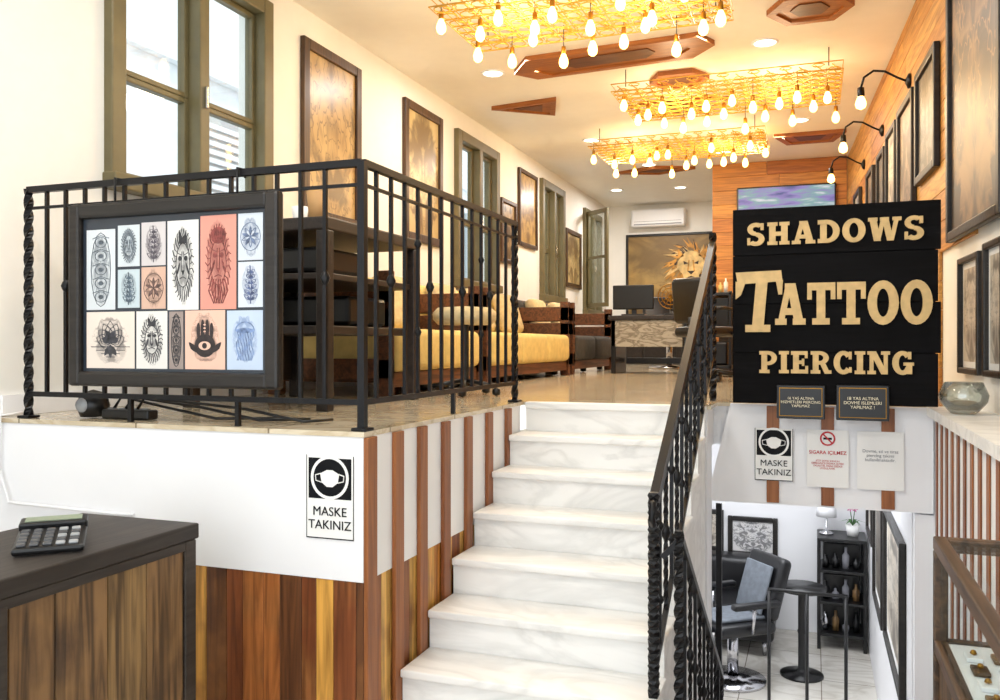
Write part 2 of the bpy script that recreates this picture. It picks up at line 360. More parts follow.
def leftpic(y0,y1,z0,z1,pm,**k): framed('framed_picture',T(XL+.001,(y0+y1)/2,(z0+z1)/2)@RZ(math.pi/2),y1-y0,z1-z0,FRW,pm,**k)
leftpic(4.89,5.66,2.35,3.55,SEP[0],fw=.07); leftpic(6.39,7.155,2.38,3.55,SEP[1],fw=.07); leftpic(8.72,9.22,2.4,3.1,SEP[2]); leftpic(9.32,10.0,2.65,3.54,SEP[3]); leftpic(11.3,12.1,2.3,3.1,SEP[1],fw=.06)
DP=[inkpic('dark_print_%d'%i,c,k,i*5.3+20,3,.6,.6,c2,.5,.45,.12,.9,.7) for i,(c,k,c2) in enumerate([('#8A8478','#1A1412','#4A3A2A'),('#B09A78','#2A1A12','#6A4A38'),('#5A5048','#B08A5C','#2A1E18'),('#E0DAD0','#38302E','#B8A890')])]
def rightpic(y0,y1,z0,z1,pm,off=-.022,**k):
    ym=(y0+y1)/2-3; framed('framed_picture',MR@T(off,ym,(z0+z1)/2)@RZ(-math.pi/2),y1-y0,z1-z0,DARKFR,pm,**k)
rightpic(3.95,5.02,2.03,3.62,DP[2],fw=.05); rightpic(5.35,6.02,2.5,3.2,DP[0],fw=.05); rightpic(6.13,6.8,2.4,3.17,DP[1],fw=.05)
rightpic(6.9,7.42,2.5,3.15,DP[3]); rightpic(7.55,8.0,2.5,3.1,DP[0]); rightpic(8.3,8.8,2.5,3.1,DP[1]); rightpic(9.4,10,2.5,3.1,DP[3])
rightpic(4.0,4.33,1.36,1.95,DP[3],-.001,fw=.03,matw=.03); rightpic(3.5,3.9,1.36,1.95,DP[1],-.001,fw=.03,matw=.03)
rightpic(4.42,4.85,1.36,1.93,DP[3],-.001,fw=.03,matw=.03)
# lion mural
MURBG=inkpic('mural_canvas','#8A7A54','#4A3420',4.4,2.6,.9,.9,'#C89C50',.5,.5,.15,.8,.5); MANE=plain('mural_mane_paint','#C08838',.6,var=.55,scale=9); FACE=plain('mural_face_paint','#DCB878',.6,var=.35,scale=9); DKP=plain('mural_dark_paint','#3A2818',.6)
b=MB('lion_mural',[DARKFR,MURBG,MANE,FACE,DKP]); mx,mz,yw=-2.05,2.62,YB-.002; w,h=1.6,1.28
for a in (-1,1):
    b.rbox(mx+a*w/2-.02,mx+a*w/2+.02,yw-.03,yw,mz-h/2-.02,mz+h/2+.02,.006); b.rbox(mx-w/2+.02,mx+w/2-.02,yw-.03,yw,mz+a*h/2-.02,mz+a*h/2+.02,.006)
b.pic(mx-w/2,mx+w/2,mz-h/2,mz+h/2,yw-.014,1)
random.seed(11); lx_,lz_=mx+.22,mz+.12
for k in range(110):
    a=random.uniform(0,2*math.pi); r0=random.uniform(.14,.34); r1=r0+random.uniform(.10,.2); d=random.uniform(.08,.14)
    if lz_+r1*math.sin(a)>mz+h/2-.03 or lz_+r1*math.sin(a)<mz-h/2+.03 or abs(lx_+r1*math.cos(a+.15)-mx)>w/2-.03: continue
    b.prism([(lx_+r0*math.cos(a-d),lz_+r0*math.sin(a-d)),(lx_+r1*math.cos(a+.25),lz_+r1*math.sin(a+.25)),(lx_+r0*math.cos(a+d),lz_+r0*math.sin(a+d))],yw-.017-.0001*k,yw-.015,random.choice([2,2,2,3,4]),'y')
b.prism([(lx_+(.22 if math.sin(t*math.pi/8)>-.3 else .14)*math.cos(t*math.pi/8),lz_-.02+.27*math.sin(t*math.pi/8)) for t in range(16)],yw-.036,yw-.016,3,'y')
for s in (-1,1):
    b.prism([(lx_+s*.04,lz_+.05),(lx_+s*.12,lz_+.09),(lx_+s*.11,lz_+.03)],yw-.038,yw-.03,4,'y'); b.prism([(lx_+s*.11,lz_+.17),(lx_+s*.2,lz_+.28),(lx_+s*.21,lz_+.12)],yw-.036,yw-.03,2,'y')
    b.prism([(lx_+s*.02,lz_+.1),(lx_+s*.045,lz_+.1),(lx_+s*.06,lz_-.08),(lx_+s*.04,lz_-.08)],yw-.038,yw-.03,2,'y')
b.prism([(lx_-.06,lz_-.07),(lx_+.06,lz_-.07),(lx_,lz_-.13)],yw-.038,yw-.03,4,'y'); b.prism([(lx_-.08,lz_-.18),(lx_,lz_-.15),(lx_+.08,lz_-.18),(lx_,lz_-.21)],yw-.038,yw-.03,4,'y'); b.done()
# ---------------- tattoo display board
SH=['#D2D8DC','#CCD4D8','#CCC6C6','#E0DEDA','#D89484','#CAD2DC','#C0CED4','#D0AC98','#CED6E0','#E6D8CC','#E0DDD8','#9A8C86','#E6BCA8','#BCCCE2']
INK=['#505A64','#5A646E','#504A54','#26282E','#7E3A36','#5A6A88','#4A5A68','#5E4640','#4E5C84','#3C3C42','#303036','#2A2A2E','#2A2022','#6E86B0']
bm_=[inkpic('tattoo_sheet_%d'%i,c,INK[i],i*2.9+1,4,.36,.46,None,.46,.25,.14,.8,.5) for i,c in enumerate(SH)]
bi_=[plain('sheet_ink_%d'%i,c,.4,var=.6,scale=45) for i,c in enumerate(INK)]
BOARDBG=plain('board_backing','#2E3640',.3)
b=MB('tattoo_display_board',[DARKFR,BOARDBG]+bm_+bi_+[BLACK]); y0=2.630; X0,X1,Z0,Z1=-2.755,-1.785,1.34,2.05; fw=.058
b.rbox(X0,X0+fw,y0-.045,y0,Z0,Z1,.012); b.rbox(X1-fw,X1,y0-.045,y0,Z0,Z1,.012); b.rbox(X0+fw-.01,X1-fw+.01,y0-.044,y0,Z0,Z0+fw,.012); b.rbox(X0+fw-.01,X1-fw+.01,y0-.044,y0,Z1-fw,Z1,.012)
b.box(X0+fw,X1-fw,y0-.02,y0-.005,Z0+fw,Z1-fw,1)
for x in (X0+.2,X1-.2): b.tube([(x,y0-.004,Z1-.03),(x,y0-.004,2.15),(x,2.67,2.15),(x,2.672,2.12)],.005,6,30)
ix0,ix1,iz0,iz1=X0+fw+.018,X1-fw-.018,Z0+fw+.012,Z1-fw-.015; IW=ix1-ix0; IH=iz1-iz0
tiles=[(0,.175,.40,.95,0,'arm'),(.19,.32,.69,.97,1,'mask'),(.33,.47,.69,.98,2,'leaf'),(.48,.655,.39,.98,3,'lion'),(.665,.86,.39,1,4,'head'),(.87,1,.70,1,5,'mandala'),(.19,.32,.41,.67,6,'leaf'),(.33,.47,.40,.68,7,'mandala'),(.87,1,.40,.69,8,'leaf'),(0,.29,0,.385,9,'lotus'),(.30,.48,0,.385,10,'lion'),(.49,.57,0,.38,11,'arm'),(.58,.80,0,.385,12,'hamsa'),(.81,1,0,.38,13,'jelly')]
yp=[0]
def ln(pts,r,m,closed=False):
    n=len(pts); rg=range(n if closed else n-1)
    for i in rg:
        p=pts[i];q=pts[(i+1)%n]; dx=q[0]-p[0];dz=q[1]-p[1];L=math.hypot(dx,dz) or 1; nx=-dz/L*r;nz=dx/L*r; ex=dx/L*r*.5; ez=dz/L*r*.5
        b.prism([(p[0]+nx-ex,p[1]+nz-ez),(p[0]-nx-ex,p[1]-nz-ez),(q[0]-nx+ex,q[1]-nz+ez),(q[0]+nx+ex,q[1]+nz+ez)],y0-.0232-.00001*(yp[0]%40),y0-.0222,m,'y'); yp[0]+=1
def fil(pts,m): b.prism(pts,y0-.0228-.00001*(yp[0]%20),y0-.0221,m,'y'); yp[0]+=1
def ell(cx,cz,rx,rz,n=16,rot=0,a0=0,a1=360):
    o=[]
    for i in range(n+(0 if a1-a0==360 else 1)):
        a=math.radians(a0+(a1-a0)*i/n); x=rx*math.cos(a); z=rz*math.sin(a); o.append((cx+x*math.cos(rot)-z*math.sin(rot),cz+x*math.sin(rot)+z*math.cos(rot)))
    return o
def petal(cx,cz,L,w,rot):
    P=[(0,0),(w*.7,L*.3),(w,L*.55),(w*.5,L*.85),(0,L),(-w*.5,L*.85),(-w,L*.55),(-w*.7,L*.3)]
    return [(cx+x*math.cos(rot)-z*math.sin(rot),cz+x*math.sin(rot)+z*math.cos(rot)) for x,z in P]
for (a,c,d,e,m,kd) in tiles:
    x0,x1,z0,z1=ix0+IW*a,ix0+IW*c,iz0+IH*d,iz0+IH*e; b.box(x0,x1,y0-.0215,y0-.0205,z0,z1,1); b.pic(x0,x1,z0,z1,y0-.022,m+2)
    cx,cz=(x0+x1)/2,(z0+z1)/2; w,h=(x1-x0),(z1-z0); s=min(w,h); K=m+16; r=.0009
    if kd=='lotus':
        for k,(L,wd) in enumerate(((.40,.11),(.32,.10))):
            for q in range(-3,4): P=petal(cx,cz-.06*h,L*s*(1-.06*abs(q)),wd*s,q*.42+(.2 if k else 0)); ln(P,r,K,True); fil([(cx+(x-cx)*.6,cz+(z-cz)*.6) for x,z in P],K) if (q+k)%2 else None
        for q in (-1,0,1): fil(petal(cx,cz-.08*h,.24*s,.05*s,math.pi+q*.6),K)
        for k in range(4): ln([(cx-w*.40+k*.025,cz-h*(.12+.06*k)),(cx+w*.40-k*.025,cz-h*(.12+.06*k))],r*1.4,K)
    elif kd=='hamsa':
        for fx,fh,fw_ in ((-.15,.30,.045),(-.05,.38,.05),(.05,.38,.05),(.15,.30,.045)): P=ell(cx+fx*s*1.1,cz+.08*h+fh*s*.3,fw_*s,fh*s*.55); fil(P,K)
        fil(ell(cx,cz-.1*h,.26*s,.24*s),K)
        for sg in (-1,1): fil(petal(cx+sg*.2*s,cz-.22*h,.3*s,.06*s,-sg*.75),K)
        b.prism(ell(cx,cz-.1*h,.15*s,.09*s),y0-.0245,y0-.0235,m+2,'y'); b.prism(ell(cx,cz-.1*h,.06*s,.06*s),y0-.0252,y0-.0245,K,'y')
        for t in range(3): b.prism(ell(cx,cz+.14*h+t*.07*s,.03*s,.018*s,10),y0-.0245,y0-.0235,m+2,'y')
    elif kd=='jelly':
        ln(ell(cx,cz+.16*h,.26*s,.2*s,14,0,0,180),r*1.8,K); fil(ell(cx,cz+.16*h,.26*s,.06*s),K)
        for k in range(8): ln([(cx+(k-3.5)*.06*s+.03*s*math.sin(t*1.2+k),cz+.14*h-t*.06*h) for t in range(9)],r*1.2,K)
    elif kd in('lion','mask','head'):
        rx,rz=.27*w,.30*h
        for k in range(30):
            an=k*2*math.pi/30; ln([(cx+rx*.8*math.cos(an),cz+rz*.8*math.sin(an)),(cx+rx*1.1*math.cos(an+.10),cz+rz*1.15*math.sin(an+.10)),(cx+rx*1.32*math.cos(an),cz+rz*1.36*math.sin(an))],r*(1.8 if k%2 else 1.1),K)
        ln(ell(cx,cz,rx*.82,rz*.82),r*1.3,K,True)
        for sg in (-1,1): fil(ell(cx+sg*rx*.35,cz+rz*.25,rx*.2,rz*.10,10),K); ln([(cx+sg*rx*.1,cz+rz*.5),(cx+sg*rx*.15,cz-rz*.25)],r,K); ln([(cx+sg*rx*.6,cz+rz*.45),(cx+sg*rx*.2,cz+rz*.38)],r*1.5,K); fil(ell(cx+sg*rx*.55,cz-rz*.15,rx*.10,rz*.26,10,sg*.3),K)
        fil([(cx-rx*.2,cz-rz*.2),(cx+rx*.2,cz-rz*.2),(cx,cz-rz*.38)],K); ln([(cx-rx*.35,cz-rz*.5),(cx,cz-rz*.44),(cx+rx*.35,cz-rz*.5)],r*1.6,K)
        if kd=='head':
            for q in range(-3,4): ln([(cx+q*rx*.22,cz-rz*.6),(cx+q*rx*.26+.003*q,cz-rz*1.0),(cx+q*rx*.15,cz-rz*1.45)],r*2,K)
            fil(ell(cx,cz+rz*.95,rx*.8,rz*.3),K)
        if kd=='lion': fil([(cx-rx*.5,cz+rz*.8),(cx-rx*.35,cz+rz*1.25),(cx,cz+rz*1.0),(cx+rx*.35,cz+rz*1.25),(cx+rx*.5,cz+rz*.8)],K)
    elif kd=='arm':
        ln(ell(cx,cz,.34*w,.46*h),r*1.2,K,True)
        for k in range(5): zz=cz-.34*h+k*.17*h; ln(ell(cx,zz,.2*w,.065*h,12),r*1.1,K,True); fil(ell(cx,zz,.09*w,.028*h,10),K); ln([(cx-.28*w,zz+.05*h),(cx,zz+.085*h),(cx+.28*w,zz+.05*h)],r*1.4,K)
    elif kd=='mandala':
        for k in range(10): P=petal(cx,cz,.36*s,.06*s,k*math.pi/5); ln(P,r,K,True) if k%2 else fil(P,K)
        ln(ell(cx,cz,.4*s,.4*s*min(1.2,h/s)),r*1.1,K,True)
    else:
        ln([(cx,z0+.08*h),(cx+.04*w,cz),(cx-.02*w,z1-.08*h)],r*1.8,K)
        for k in range(6):
            for sg in (-1,1): P=petal(cx+.01*w,z0+h*(.15+.12*k),.34*w*(1-.09*k),.06*w,-sg*.95); ln(P,r,K,True); fil([(P[0][0]+(x-P[0][0])*.6,P[0][1]+(z-P[0][1])*.6) for x,z in P],K)
b.done()
# ---------------- railings
def tw(b,p0,p1,s=.008,turns=6,n=20):
    p0=Vector(p0);p1=Vector(p1); b.tube([p0.lerp(p1,i/n) for i in range(n+1)],s,square=True,twist=turns*math.pi)
def knot(b,p,r=.016,h=.03): b.lathe([(.004,-h),(r*.7,-h*.5),(r,0),(r*.7,h*.5),(.004,h)],p,n=8)
b=MB('platform_railing',[BLACK]); zt=2.135; zb=1.30
ry=PY+.03; rx=PX-.02; lx=-3.03
b.tube([(lx,ry,zt),(rx,ry,zt),],.018,square=True); b.tube([(lx,ry,zb),(rx,ry,zb)],.014,square=True)
b.tube([(rx,ry,zt),(rx,4.28,zt)],.018,square=True); b.tube([(rx,ry,zb),(rx,4.28,zb)],.014,square=True)
b.tube([(lx,ry,zt-.075),(rx,ry,zt-.075)],.008,square=True); b.tube([(rx,ry,zt-.075),(rx,4.28,zt-.075)],.008,square=True)
for p,tt in (((lx,ry),8),((rx,ry),0),((rx,4.27),8)):
    tw(b,(p[0],p[1],ZP+.01),(p[0],p[1],zt+.005),.019,tt,60 if tt else 2); b.rbox(p[0]-.03,p[0]+.03,p[1]-.03,p[1]+.03,ZP+.001,ZP+.012,.003)
for x in (-2.5,-2.0): b.tube([(x,ry,ZP),(x,ry,zb)],.012,square=True)
b.tube([(rx,3.45,ZP),(rx,3.45,zb)],.012,square=True)
x=lx+.1;i=0
def bal(b,p,z0,z1,i):
    tw(b,(p[0],p[1],z0),(p[0],p[1],z1),.0095,0,2)
    if i%3==1: knot(b,(p[0],p[1],(z0+z1)/2+.02),.019,.03)
    elif i%6==3: knot(b,(p[0],p[1],z0+(z1-z0)*.72),.016,.024); knot(b,(p[0],p[1],z0+(z1-z0)*.3),.016,.024)
while x<rx-.05:
    bal(b,(x,ry),zb,zt,i); x+=.1;i+=1
yy=ry+.1;i=0
while yy<4.25:
    bal(b,(rx,yy),zb,zt,i); yy+=.115;i+=1
b.done()
b=MB('stair_handrail',[BLACK]); sx=-.515
def rz(Y): return .98+(Y-2.95)*.60
def st(Y):
    k=math.ceil((4.30-Y)/G-1e-6); return ZP-R*max(0,k)
tw(b,(sx,2.93,.302),(sx,2.93,rz(2.93)+.03),.021,12,60); tw(b,(sx,4.74,ZP+.001),(sx,4.74,rz(4.74)+.05),.021,8,50)
for o,s in ((0,.022),(-.07,.009),(-.60,.013)):
    b.tube([(sx,2.93,rz(2.93)+o),(sx,4.74,rz(4.74)+o)],s,square=True)
b.tube([(sx,2.93,rz(2.93)),(sx+.01,2.86,rz(2.93)+.0),(sx+.01,2.84,rz(2.93)-.04),(sx+.01,2.87,rz(2.93)-.07)],.012)
yy=3.05;i=0
while yy<4.7:
    zbm=max(st(yy)+.002,rz(yy)-.62); h=(rz(yy)+zbm)/2
    tw(b,(sx,yy,zbm),(sx,yy,rz(yy)),.010,7 if i%2 else 0,26 if i%2 else 2)
    if i%2: knot(b,(sx,yy,h),.02,.035)
    else: knot(b,(sx,yy,h+.13),.017,.022); knot(b,(sx,yy,h-.13),.017,.022)
    yy+=.135;i+=1
b.done()
b=MB('stairwell_handrail',[BLACK]); dx=-.43
def dz(Y): return .84-(Y-2.95)*.70
tw(b,(dx,2.93,-.14),(dx,2.93,dz(2.93)+.02),.018,10,60)
b.tube([(sx+.03,2.93,.78),(dx,2.93,dz(2.95))],.014,square=True)
b.tube([(dx,2.93,dz(2.93)),(dx,4.3,dz(4.3))],.019,square=True); b.tube([(dx,2.93,dz(2.93)-.65),(dx,4.3,dz(4.3)-.65)],.012,square=True)
yy=3.07;i=0
while yy<4.3:
    tw(b,(dx,yy,dz(yy)-.65),(dx,yy,dz(yy)),.009,7 if i%2 else 0,20 if i%2 else 2); knot(b,(dx,yy,dz(yy)-.3),.017,.028); yy+=.14;i+=1
tw(b,(dx,4.3,-1.04),(dx,4.3,dz(4.3)),.016,8,40)
b.done()
b=MB('trim_1',[BLACK]); b.rbox(-.485,-.455,4.6,4.63,-1.2,.675,.003); b.done()
# ---------------- SIGN
def glyph(ch):
    P=[];sf=.15
    def q(x0,y0,x1,y1): P.append([(x0,y0),(x1,y0),(x1,y1),(x0,y1)])
    def bar(x0,y0,x1,y1,w): P.append([(x0-w/2,y0),(x0+w/2,y0),(x1+w/2,y1),(x1-w/2,y1)])
    def arc(cx,cy,rx,ry,a0,a1,tx,ty,n=14):
        for i in range(n):
            a=math.radians(a0+(a1-a0)*i/n); c=math.radians(a0+(a1-a0)*(i+1)/n)
            P.append([(cx+rx*math.cos(a),cy+ry*math.sin(a)),(cx+rx*math.cos(c),cy+ry*math.sin(c)),(cx+(rx-tx)*math.cos(c),cy+(ry-ty)*math.sin(c)),(cx+(rx-tx)*math.cos(a),cy+(ry-ty)*math.sin(a))])
    if ch=='T': w=.90; q(.30,0,.58,1); q(0,.82,w,1); q(0,.6,.15,.85); q(w-.15,.6,w,.85); q(.16,0,.72,sf)
    elif ch=='1': w=1.05; P.append([(.36,.0),(.62,.0),(.74,1),(.48,1)]); P.append([(.05,.80),(1.05,.84),(1.02,1.02),(.0,1.0)]); P.append([(.0,.55),(.12,.62),(.22,.82),(.0,.85)]); P.append([(.90,.86),(1.06,.86),(1.04,.62),(.96,.62)]); q(.22,0,.78,.12)
    elif ch=='H': w=.96; q(.08,0,.36,1); q(.6,0,.88,1); q(.3,.40,.66,.58); [q(a,c,a+.44,c+sf) for a in (0,.52) for c in (0,1-sf)]
    elif ch=='A': w=1.0; bar(.17,0,.46,1,.20); bar(.80,0,.52,1,.30); q(.26,.24,.72,.4); q(0,0,.38,sf); q(.58,0,1.0,sf); q(.32,.86,.66,1)
    elif ch=='D': w=.92; q(.1,0,.38,1); arc(.38,.5,.54,.5,-90,90,.28,.18); q(0,0,.42,.18); q(0,.82,.42,1)
    elif ch=='O': w=.96; arc(.48,.5,.48,.52,0,360,.29,.19,24)
    elif ch=='C': w=.88; arc(.46,.5,.46,.52,40,320,.29,.19,20); q(.70,.64,.84,.98); q(.72,.06,.84,.3)
    elif ch=='G': w=.96; arc(.46,.5,.46,.52,40,330,.29,.19,20); q(.70,.66,.84,.98); q(.62,.02,.88,.45); q(.5,.38,.96,.52)
    elif ch=='S': w=.80; arc(.39,.73,.37,.29,35,270,.24,.18); arc(.39,.28,.39,.30,90,-145,.26,.18); q(.60,.68,.74,.98); q(.02,.02,.15,.34)
    elif ch=='W': w=1.34; bar(.38,0,.18,1,.28); bar(.40,0,.62,1,.18); bar(.90,0,.68,1,.26); bar(.94,0,1.16,1,.18); q(0,.85,.38,1); q(.48,.85,.84,1); q(.98,.85,1.34,1)
    elif ch=='P': w=.86; q(.1,0,.38,1); arc(.42,.68,.44,.32,-90,90,.26,.16); q(0,0,.50,sf); q(0,.84,.44,1); q(.3,.36,.44,.52)
    elif ch=='R': w=.98; q(.1,0,.38,1); arc(.42,.70,.44,.30,-90,90,.26,.16); q(0,0,.46,sf); q(0,.84,.44,1); q(.3,.40,.44,.56); bar(.80,0,.54,.5,.27); q(.66,0,.98,sf)
    elif ch=='I': w=.48; q(.1,0,.38,1); q(0,0,.48,sf); q(0,1-sf,.48,1)
    elif ch=='E': w=.84; q(.1,0,.38,1); q(0,0,.82,.17); q(0,.83,.80,1); q(.3,.42,.62,.58); q(.68,0,.82,.34); q(.66,.68,.80,1); q(.52,.34,.64,.66)
    elif ch=='N': w=1.02; q(.1,0,.28,1); q(.74,0,.92,1); bar(.78,0,.24,1,.30); q(0,0,.38,sf); q(0,1-sf,.34,1); q(.62,1-sf,1.02,1)
    return P,w
def word(b,s,x0,x1,z,h,y,m,gap=.10):
    gs=[glyph(c) for c in s]; tot=sum(g[1] for g in gs)+gap*(len(s)-1); k=(x1-x0)/tot; x=x0
    for i,(P,w) in enumerate(gs):
        for j,p in enumerate(P):
            b.prism([(x+a*k,z+c*h) for a,c in p],y-.016-.0002*j,y,m,'y')
        x+=(w+gap)*k
b=MB('shop_sign',[BLKPAINT,GOLDL]); sy=4.50; sx0,sx1=-.39,.545; z0,z1=ZP+.006,2.185
zs=(z0,1.46,1.705,1.95,z1)
b.box(sx0+.01,sx1-.01,sy+.012,sy+.026,z0+.01,z1-.01)
for i in range(4):
    b.rbox(sx0,sx1+(.012 if i%2 else 0),sy,sy+.02,zs[i]+.002,zs[i+1]-.001,.003)
for x in (sx0+.1,sx1-.1): b.box(x-.03,x+.03,sy+.027,sy+.05,z0,z1-.02)
word(b,'SHADOWS',-.320,.485,1.998,.112,sy-.001,1)
word(b,'1',-.375,-.15,1.565,.30,sy-.001,1); word(b,'ATTOO',-.185,.52,1.60,.205,sy-.001,1,gap=.05)
word(b,'PIERCING',-.26,.44,1.36,.11,sy-.001,1)
b.done()
CREAM=plain('cream_print','#F0E4C4',.6)
def notice(name,x,z,w,h,y,frame=False):
    b=MB(name,[BRASS if frame else PAPER,PAPER,BLKPL])
    if frame:
        b.rbox(x-w/2,x+w/2,y-.018,y,z-h/2,z+h/2,.004,2); b.rbox(x-w/2+.012,x+w/2-.012,y-.021,y-.016,z-h/2+.012,z+h/2-.012,.002,0); b.box(x-w/2+.016,x+w/2-.016,y-.0225,y-.021,z-h/2+.016,z+h/2-.016,2)
    else: b.box(x-w/2,x+w/2,y-.002,y,z-h/2,z+h/2)
    return b.done()
o=notice('framed_notice',-.065,1.22,.225,.165,4.48,True); text('16 YAS ALTINA\nHIZMETLERI PIERCING\nYAPILMAZ',.0185,(-.065,4.456,1.22),CREAM,o)
o=notice('framed_notice',.215,1.222,.235,.17,4.48,True); text('18 YAS ALTINA\nDOVME ISLEMLERI\nYAPILMAZ !',.021,(.215,4.456,1.222),CREAM,o)
def mask_sign(x,z,w,h,y):
    b=MB('mask_notice',[PAPER,MATTE]); b.box(x-w/2,x+w/2,y-.002,y,z-h/2,z+h/2)
    g=w*.05; b.box(x-w/2+g,x+w/2-g,y-.003,y-.002,z-h*.02,z+h/2-g,1)
    cz=z+h*.235; b.disc((x,cz),w*.40,y-.004,y-.003,0,32,ri=w*.345)
    k=w*.20
    b.prism([(x-k,cz+k*.35),(x-k*.3,cz+k*.7),(x+k*.3,cz+k*.7),(x+k,cz+k*.35),(x+k*.85,cz-k*.45),(x+k*.3,cz-k*.85),(x-k*.3,cz-k*.85),(x-k*.85,cz-k*.45)],y-.004,y-.003,0,'y')
    for s in (-1,1): b.tube([(x+s*k*.95,y-.0035,cz+k*.35),(x+s*k*1.5,y-.0035,cz+k*.2),(x+s*k*1.45,y-.0035,cz-k*.3),(x+s*k*.85,y-.0035,cz-k*.45)],w*.012,5,0)
    b.box(x-w/2,x+w/2,y-.0026,y-.002,z-h/2,z-h/2+.004,1); b.box(x-w/2,x-w/2+.003,y-.0026,y-.002,z-h/2,z+h/2,1); b.box(x+w/2-.003,x+w/2,y-.0026,y-.002,z-h/2,z+h/2,1)
    o=b.done(); text('MASKE\nTAKINIZ',w*.235,(x,y-.004,z-h*.255),MATTE,o,spacing=1.05); return o
mask_sign(-1.59,.968,.19,.292,PY-.002)
mask_sign(-.195,.945,.185,.265,4.571)
o=notice('no_smoking_notice',.06,.935,.195,.285,4.572)
bb=MB('prohibition_symbol',[RED,MATTE]); bb.disc((.06,1.035),.036,4.567,4.568,0,24,ri=.028); bb.prism([(.036,1.055),(.041,1.06),(.084,1.015),(.079,1.01)],4.566,4.567,0,'y'); bb.box(.04,.08,4.5675,4.569,1.03,1.04,1); bb.done(o)
text('SIGARA IÇILMEZ',.024,(.06,4.569,.965),RED,o,off=.0003); text('5727 SAYILI KANUN\nGEREGINCE SIGARA IÇMEK\nYASAKTIR. PARA CEZASI\nUYGULANIR.',.0125,(.06,4.569,.905),RED,o)
o=notice('paper_notice',.30,.935,.21,.285,4.572); text('Dovme, sti ve tiraz\npiercing takimi\nkullanilmaktadir.',.021,(.30,4.569,.96),GREY,o)
# ---------------- chandeliers
def chandelier(x0,x1,y0,y1,nb,sd):
    random.seed(sd); z=3.55
    e=bpy.data.objects.new('spring_chandelier',None); S.collection.objects.link(e); e.location=((x0+x1)/2,(y0+y1)/2,z)
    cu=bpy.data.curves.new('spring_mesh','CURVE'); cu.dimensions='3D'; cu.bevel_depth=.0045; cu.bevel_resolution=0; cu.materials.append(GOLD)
    def sp(pts,cyc=False):
        s=cu.splines.new('POLY'); s.points.add(len(pts)-1)
        for i,p in enumerate(pts): s.points[i].co=(p[0]-e.location[0],p[1]-e.location[1],p[2]-e.location[2],1)
        s.use_cyclic_u=cyc
    s=.115; nx=int((x1-x0)/s); ny=int((y1-y0)/s); dx=(x1-x0)/nx; dy=(y1-y0)/ny
    for zz in (z,z+.06): sp([(x0,y0,zz),(x1,y0,zz),(x1,y1,zz),(x0,y1,zz)],True)
    for i in range(nx):
        for j in range(ny):
            cx=x0+dx*(i+.5); cy=y0+dy*(j+.5); r=.050
            sp([(cx+r*math.cos(k*math.pi/4),cy+r*math.sin(k*math.pi/4),z) for k in range(8)],True)
            if (i+j)%2: sp([(cx+r*.9*math.cos(k*math.pi/3),cy+r*.9*math.sin(k*math.pi/3),z+.06) for k in range(6)],True)
            sp([(cx+r,cy,z),(cx-.02,cy,z+.06)])
    for j in range(1,ny): sp([(x0,y0+dy*j,z+.004),(x1,y0+dy*j,z+.004)])
    for i in range(1,nx): sp([(x0+dx*i,y0,z+.008),(x0+dx*i,y1,z+.008)])
    o=bpy.data.objects.new('spring_mesh',cu); S.collection.objects.link(o); o.parent=e
    b=MB('pendant_bulbs',[BULB,BRASS,BLKPL])
    for cx in (x0+.1,x1-.1):
        for cy in (y0+.1,y1-.1): b.tube([(cx,cy,z+.06),(cx,cy,ZC-.001)],.004,m=2)
    for i in range(nb):
        u=(i+.5)/nb; x=x0+(x1-x0)*u+random.uniform(-.03,.03); yy=y0+(y1-y0)*[.12,.6,.35,.88][i%4]+random.uniform(-.05,.05); L=random.choice([-.02,0,.02,.05,.09])
        zt=z-L; b.tube([(x,yy,z+.05),(x,yy,zt)],.003,5,2)
        b.lathe([(.001,0),(.014,0),(.016,-.02),(.016,-.045),(.013,-.05)],(x,yy,zt),1,10)
        b.lathe([(.013,-.047),(.018,-.06),(.028,-.085),(.031,-.105),(.026,-.127),(.012,-.14),(.001,-.142)],(x,yy,zt),0,12)
    b.done(e)
    for u in (.25,.75):
        l=bpy.data.lights.new('bulb_cluster_light','POINT'); l.energy=19; l.color=(1,.8,.5); l.shadow_soft_size=.12
        lo=bpy.data.objects.new('bulb_cluster_light',l); S.collection.objects.link(lo); lo.parent=e; lo.location=((x1-x0)*(u-.5),0,-.22)
chandelier(-2.2,-.48,4.75,5.6,19,1); chandelier(-1.55,.2,6.85,7.85,20,2); chandelier(-2.2,-.45,8.65,9.6,18,3)
for (x,yy) in ((-.347,6.68),(-2.5,6.66),(-2.3,9.2),(-.14,9.1),(-2.7,12.3),(-1.8,12.4),(-1.94,10.7),(-1.0,10.3),(-1.2,3.2),(-2.4,4.0),(-1,.8)):  # last one, over the camera, is an unseen fixture added with the fill
    b=MB('ceiling_downlight',[W_WHITE,DOWN]); b.lathe([(.10,-.001),(.10,-.008),(.08,-.010),(.078,-.003)],(x,yy,ZC),0,24); b.lathe([(.078,-.004),(.001,-.004)],(x,yy,ZC),1,24); b.done()
for (x,yy,e) in ((-.6,6.2,19),(-2.3,6.5,20),(-2.2,9.8,24),(-.5,9.6,16),(-2.2,12.3,36),(-1.6,3.3,20),(-1.6,1.2,32)):  # last lamp is unseen fill, added near the camera to brighten the front
    l=bpy.data.lights.new('downlight_and_fill_lamp','AREA'); l.energy=e; l.size=.4; l.color=(1,.97,.92); lo=bpy.data.objects.new('downlight_and_fill_lamp',l); S.collection.objects.link(lo); lo.location=(x,yy,ZC-.03)
